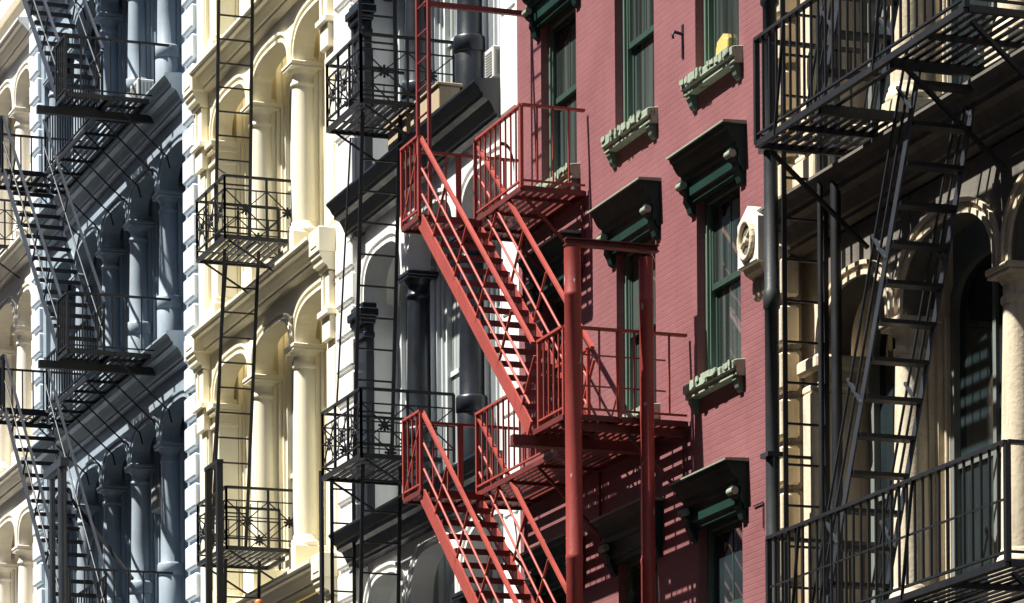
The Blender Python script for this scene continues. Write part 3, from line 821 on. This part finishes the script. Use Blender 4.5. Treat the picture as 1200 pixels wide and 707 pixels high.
# ---- fire escape on the stone building
def stone_fire_escape():
    t = thing('fire_escape', 'black iron fire escape with steep ladder stair on the shaded stone building', 'fire escape', (-32.5, 0, 0))
    D0, D1 = .10, 1.2; H = 1.03
    X0, X1 = -34.8, -30.15
    for z, (xa, xb) in ((12.12, (X0, X1)), (7.05, (-34.58, -29.42)), (17.15, (X0, X1))):
        dk = MB(); ha, hb, hd0, hd1 = -33.35, -31.75, .22, .92        # stair opening
        slats(dk, xa, ha, D0, D1, z, .1, .055, .014); slats(dk, hb, xb, D0, D1, z, .1, .055, .014)
        slats(dk, ha, hb, hd1, D1, z, .1, .055, .014); slats(dk, ha, hb, D0 - .02, hd0, z, .1, .055, .014)
        edge_frame(dk, xa, xb, D0, D1, z, .06, .045)
        for x in (ha, hb): dk.box(x - .03, x + .03, -D1 + .03, -D0 - .03, z - .11, z - .014)
        for x in ((xa + ha) / 2, (hb + xb) / 2): dk.box(x - .02, x + .02, -D1 + .03, -D0 - .03, z - .07, z - .014)
        lo = dk.build('landing', 'iron', t, (xa, -D1, z))
        for x in (xa + .1, hb + .1, xb - .1):
            b = MB(); b.bar((x, -D1 + .1, z - .1), (x, -.02, z - 1.0), .05, .035); b.build('bracket', 'iron', lo, (x, -D1, z))
        runs = [((xa, D1), (xb, D1)), ((xa, .0), (xa, D1)), ((xb, .0), (xb, D1))]
        r = MB(); rail_run(r, runs, z, H, [(xa, D1), (xb, D1)], top=(.07, .035), pr=.026)
        r.bar((xa, -D1, z + H * .52), (xb, -D1, z + H * .52), .012, .02) if z < 10 else None
        for f in (.13, .62):
            x = xa + (xb - xa) * f; r.bar((x - .12, -D1 - .02, z - .05), (x + .12, -D1 - .02, z + H), .03, .016)
        ro = r.build('railing', 'iron', lo, (xa, -D1, z))
        balusters(lo, baluster_spots(runs[:1], .165) + baluster_spots(runs[1:2], .16) + baluster_spots(runs[2:3], .2), z, H, 'iron', .011)
    for zt, zb in ((12.12, 7.05), (17.15, 12.12)):
        part = None
        xt, xb = -31.76, -34.06
        for k, d in enumerate((.86, .24)):
            m = MB(); m.bar((xt, -d, zt), (xb, -d, zb), .02, .085)
            o = m.build('stair' if k == 0 else 'stringer', 'iron_lit', t if k == 0 else part, (xb, -d, zb))
            if k == 0: part = o
        pr = None; n = 15
        for i in range(n):
            f = (i + .6) / n; x = xt + (xb - xt) * f; z = zt + (zb - zt) * f
            if pr is None:
                m = MB(); m.box(x - .085, x + .085, -.85, -.25, z - .02, z + .02); pr = m.build('tread', 'iron', part, (x, -.5, z)); p0 = (x, z)
            else: copy_tree(pr, part, (x - p0[0], 0, z - p0[1]))
        for d in (.86, .24):
            m = MB(); L = Vector((xb - xt, 0, zb - zt)).normalized(); nr = Vector((L.z, 0, -L.x)); nr = nr if nr.x < 0 else -nr
            for off in (.34, .17):
                a, b = Vector((xt, -d, zt)) + nr * off, Vector((xb, -d, zb)) + nr * off
                m.tube(a, b, .016, 6)
            for k in range(4):
                f = (k + .33) / 4; p = Vector((xt, -d, zt)) + (Vector((xb, -d, zb)) - Vector((xt, -d, zt))) * f
                m.bar(p, p + nr * .34 + Vector((0, 0, .16)), .03, .03)
            m.path([Vector((xt, -d, zt)) + nr * .34, Vector((xt, -d, zt)) + nr * .18 + Vector((0, 0, .18)), Vector((xt, -d, zt + .1))], .016, 6)
            m.build('handrail', 'iron_lit', part, (xb, -d, zb))
    for x, d, r_ in ((-35.0, .24, .055), (-35.25, .30, .03)):
        m = MB(); m.lathe(x, -d, [(r_, 4.0), (r_, 13.6)], 12); m.build('post', 'iron', t, (x, -d, 4))

red_fire_escape(); blue_fire_escape(); stone_fire_escape()
G = 'black ornamental basket balconies'
balcony('balcony', 'black iron basket balcony on cream building, upper one', G, -56.88, -55.27, 1.05, 16.12, .90)
balcony('balcony', 'black iron basket balcony on cream building, lower one', G, -56.95, -55.30, 1.05, 11.38, .90)
balcony('balcony', 'black iron basket balcony before the black columns, upper one', G, -49.95, -48.40, 1.05, 16.31, .88)
balcony('balcony', 'black iron basket balcony before the black columns, lower one', G, -50.28, -48.50, 1.05, 11.53, .88)
balcony('balcony', 'black iron balcony at the left edge of the photo, on the far cream building', G, -77.2, -74.15, .95, 20.5, .9)
GL = 'straight iron escape ladders'
ladder('ladder', 'thin black ladder rising from upper balcony of the cream building', (-56.0, .60, 22.5), (-56.15, .68, 16.2), .54, 17, group=GL, hook=[(-56.5, .75, 21.8), (-56.6, .80, 17.5), (-56.5, .7, 17.4)])
ladder('ladder', 'thin black ladder between the two balconies of the cream building', (-55.85, .62, 16.05), (-56.35, .72, 11.5), .54, 12, group=GL, hook=[(-56.1, .78, 16.0), (-56.85, .9, 12.0), (-56.75, .84, 11.9)])
ladder('ladder', 'thin black ladder rising from upper balcony beside black square pilaster', (-49.1, .62, 21.5), (-48.95, .62, 16.35), .50, 14, group=GL)
ladder('ladder', 'thin black ladder between the two balconies before the black columns', (-48.9, .60, 16.28), (-49.2, .66, 11.6), .54, 11, group=GL, hook=[(-49.2, .95, 16.0), (-49.6, 1.05, 12.4)])
ladder('ladder', 'thin black ladder hanging below lower balcony before the black columns', (-49.0, .60, 11.48), (-49.2, .66, 6.0), .54, 13, group=GL)
ladder('ladder', 'slim black ladder with hooked top on white pier at the bottom', (-51.5, .38, 11.85), (-51.5, .38, 5.5), .33, 13, group=GL, rung=.009, hook=[(-51.5, .55, 11.85), (-51.5, .68, 11.9), (-51.5, .70, 11.6)])
ladder('ladder', 'thin black ladder hanging below lower balcony of the cream building', (-56.0, .60, 11.3), (-56.2, .66, 5.5), .54, 15, group=GL)
ladder('ladder', 'black ladder fixed along the edge pier of the stone building', (-35.45, .38, 16.0), (-35.45, .38, 5.0), .47, 26, group=GL)

# counterweight frame beside the lower cream balcony
t = thing('counterweight_stand', 'pair of black iron posts with cross bar beside lower cream balcony', 'stand', (-55.1, -1.3, .15))
for x in (-55.41, -54.78):
    m = MB(); m.box(x - .045, x + .045, -1.345, -1.255, .15, 12.52); m.build('post', 'iron', t)
m = MB(); m.box(-55.47, -54.72, -1.35, -1.25, 12.522, 12.58); m.build('cross_bar', 'iron', t)

# pipes
PX = -36.04
t = thing('drain_pipe', 'black drain pipe running down between the red brick and stone facades', 'pipe', (-37.05, -.10, 0))
m = MB(); m.lathe(PX, -.50, [(.075, .15), (.075, 7.5), (.09, 7.52), (.09, 7.68), (.075, 7.7), (.075, 10.75), (.09, 10.77), (.09, 10.95), (.075, 10.97), (.075, 13.92), (.10, 13.95), (.10, 14.1)], 18)
m.build('pipe', 'drain', t)
for z in (9.2, 12.4): m = MB(); m.box(PX - .10, PX + .10, -.60, -.40, z, z + .05); m.box(PX - .02, PX + .02, -.40, .0, z + .01, z + .04); m.build('clamp', 'drain', t)
m = MB(); m.tube((-51.5, -.70, 11.85), (-51.5, -.70, .2), .035, 10)
tag(m.build('iron_pole', 'iron'), 'thick black iron pole at the seam of cream and white facades, below the balconies', 'pole')

# air conditioners, boxes and small things
def ac(label, x0, x1, y0, y1, z0, z1):
    t = thing('air_conditioner', label, 'air conditioner', ((x0 + x1) / 2, y0, z0), 'window air conditioners')
    m = MB(); m.box(x0, x1, y0, y1, z0, z1, .015); m.build('casing', 'metal_white', t)
    g = MB()
    n = 9
    for k in range(n): g.box(x0 + .05, x1 - .05, y0 - .012, y0 - .002, z0 + .05 + k * (z1 - z0 - .1) / n, z0 + .05 + (k + .55) * (z1 - z0 - .1) / n)
    for k in range(n):
        yy = y0 + .04 + k * (y1 - y0 - .1) / n; g.box(x1 + .002, x1 + .01, yy, yy + (y1 - y0) * .05, z0 + .05, z1 - .05)
    g.build('grille', 'grille', t)
ac('white window air conditioner beside round black column near white pier', -46.25, -45.92, -.04, .35, 16.0, 16.42)
ac('off-white window air conditioner on the ledge between upper blue columns', -64.35, -63.85, -.22, .45, 20.44, 20.98)
ac('grey window air conditioner between lower blue columns', -65.0, -64.4, .28, .8, 13.6, 14.05)
for lab, x0, x1, z0 in (('tan wooden box on black cornice under balcony', -49.55, -48.75, 15.93), ('long tan wooden planter box on black cornice between round black columns', -48.55, -47.35, 15.93)):
    t = thing('planter_box', lab, 'box', ((x0 + x1) / 2, -.1, z0), 'wooden boxes on the black cornice')
    m = MB(); m.box(x0, x1, -.30, .0, z0 + .03, z0 + .34, .01); m.build('body', 'wood', t)
    m = MB(); m.box(x0 - .03, x1 + .03, -.33, .03, z0 + .342, z0 + .38, .008); m.build('rim', 'wood', t)

t = thing('wall_hook', 'small black iron hook sticking out of the upper brick wall', 'hook', (-39.6, 0, 14.7))
m = MB(); m.tube((-39.6, 0, 14.72), (-39.6, -.11, 14.74), .02, 8); m.path([(-39.6, -.11, 14.74), (-39.6, -.13, 14.70), (-39.6, -.12, 14.66)], .014, 6); m.build('arm', 'iron', t)
m = MB(); m.box(-39.625, -39.575, -.012, .0, 14.45, 14.83); m.build('plate', 'iron', t)

t = thing('paper_bag', 'yellow paper bag on the sill of upper right brick window', 'bag', (-38.8, .17, 14.14))
m = MB(); m.prism_y([(-39.02, 14.14), (-38.66, 14.14), (-38.64, 14.42), (-38.78, 14.46), (-38.98, 14.41)], .14, .205); m.build('body', 'yellow', t, bevel=.01)
m = MB(); m.prism_y([(-38.98, 14.412), (-38.78, 14.462), (-38.64, 14.422), (-38.66, 14.47), (-38.79, 14.51), (-38.97, 14.46)], .15, .19); m.build('rolled_top', 'yellow', t)

t = thing('warning_post', 'black post topped by a small orange cap at the bottom edge', 'post', (-50.27, -2.0, .15))
m = MB(); m.lathe(-50.27, -2.0, [(.04, .15), (.035, 9.62)], 10); m.build('pole', 'iron', t)
m = MB(); m.lathe(-50.27, -2.0, [(.05, 9.62), (.055, 9.64), (.055, 9.74), (.04, 9.76), (.02, 9.77)], 14); m.build('cap', 'orange', t)

m = MB(); m.path([(-38.3, -.03, 7.6), (-37.7, -.03, 7.68), (-37.15, -.03, 7.75)], .018, 6)
tag(m.build('cable', 'iron'), 'black cable strung across the brick low beside the drain pipe', 'cable')
m = MB(); m.path([(-37.66, -.015, 9.0), (-37.40, -.015, 9.0), (-37.40, -.015, 8.72)], .008, 5)
tag(m.build('wire', 'iron'), 'short bent wire on brick beside the lowest green window hood', 'wire')

# ------------------------------------------------------------------ street, and unseen blocks added opposite to cut sky light
m = MB(); m.box(-400, 300, -300, 300, -.5, -.004); tag(m.build('ground', 'concrete'), kind='structure')
m = MB(); m.box(-300, 200, -13.2, -4.0, -.003, 0.004); tag(m.build('road', 'asphalt'), kind='structure')
m = MB(); m.box(-300, 200, -3.85, -.0, 0.0, .15); m.box(-300, 200, -20, -13.35, 0, .15); tag(m.build('pavement', 'concrete'), kind='structure')
m = MB(); m.box(-300, 200, -3.998, -3.852, 0, .155); m.box(-300, 200, -13.348, -13.202, 0, .155); tag(m.build('kerb', 'concrete'), kind='structure')

def opposite(x0, x1, h, label):  # unseen masses, heights and gaps shaped to cut sky light and steer reflections
    t = thing('opposite_blocker', label, 'building', ((x0 + x1) / 2, -20.2, 0))
    m = MB(); m.box(x0, x1, -32, -20.2, 0, h); m.box(x0, x1, -20.2, -19.8, h - .7, h - .1); m.build('wall', 'brown', t)
    w = MB(); n = int((x1 - x0) / 2.4)
    for k in range(n):
        xc = x0 + (k + .5) * (x1 - x0) / n
        for z in range(1, int(h / 3.8)): w.box(xc - .6, xc + .6, -20.19, -20.15, z * 3.8 + .9, z * 3.8 + 2.9)
    w.build('windows', 'glass', t)
opposite(-150, -97.8, 40.0, 'unseen tall brown block far down the other side of the street, added to cut sky light')
opposite(-97.7, -95.2, 25.0, 'unseen low narrow brown block across the street, farther of two added as sky gaps for reflections')
opposite(-95.1, -92.2, 40.0, 'unseen tall slim brown block between two low ones across the street, added to darken reflections')
opposite(-92.1, -89.8, 25.0, 'unseen low narrow brown block across the street, nearer of two added as sky gaps for reflections')
opposite(-89.7, -40, 40.0, 'unseen tall broad brown block directly across the street, added to cut sky light')
opposite(-39.9, 60, 39.0, 'unseen tall brown block beside the camera, added to cut sky light')

# ------------------------------------------------------------------ light
world = bpy.data.worlds.new('World'); scene.world = world; world.use_nodes = True
nt = world.node_tree
for n in list(nt.nodes): nt.nodes.remove(n)
SUN_EL, SUN_AZ = 60.0, 8.0         # azimuth measured from straight out of the facade toward the far end of the street
to_sun = Vector((-math.sin(R(SUN_AZ)) * math.cos(R(SUN_EL)), -math.cos(R(SUN_AZ)) * math.cos(R(SUN_EL)), math.sin(R(SUN_EL))))
sky = nt.nodes.new('ShaderNodeTexSky'); sky.sky_type = 'NISHITA'; sky.sun_disc = False
sky.sun_elevation = R(SUN_EL); sky.sun_rotation = math.atan2(to_sun.x, to_sun.y)
bg = nt.nodes.new('ShaderNodeBackground'); bg.inputs[1].default_value = .08
wo = nt.nodes.new('ShaderNodeOutputWorld')
nt.links.new(sky.outputs[0], bg.inputs[0]); nt.links.new(bg.outputs[0], wo.inputs[0])
sd = bpy.data.lights.new('sun', 'SUN'); sd.energy = 5.0; sd.angle = R(.5); sd.color = (1, .955, .88)
so = bpy.data.objects.new('sun', sd); COL.objects.link(so); so.location = (-50, -30, 60)
so.rotation_euler = (-to_sun).to_track_quat('-Z', 'Y').to_euler()

# ------------------------------------------------------------------ camera: level, long lens, shifted up
F = 4400.0; a = math.atan(1600 / F); roll = R(.4); hz = 1389 - 353.5
v = Vector((-math.cos(a), math.sin(a), 0)); rt = Vector((math.sin(a), math.cos(a), 0)); up = Vector((0, 0, 1))
cx = rt * math.cos(roll) - up * math.sin(roll); cy = rt * math.sin(roll) + up * math.cos(roll)
cd = bpy.data.cameras.new('camera'); cd.lens = 36 * F / 1200; cd.sensor_width = 36
cd.shift_x = -math.sin(roll) * hz / 1200; cd.shift_y = math.cos(roll) * hz / 1200
cd.clip_start = .5; cd.clip_end = 1500
co = bpy.data.objects.new('camera', cd); COL.objects.link(co)
mw = Matrix.Identity(4)
for i, ax in enumerate((cx, cy, -v)):
    for j in range(3): mw[j][i] = ax[j]
mw.translation = Vector((0, -16.5, 1.6)); co.matrix_world = mw
scene.camera = co
scene.view_settings.view_transform = 'Standard'; scene.view_settings.look = 'None'
scene.view_settings.exposure = 1.28; scene.view_settings.gamma = 1
scene.render.engine = 'CYCLES'
scene.cycles.max_bounces = 10; scene.cycles.diffuse_bounces = 8
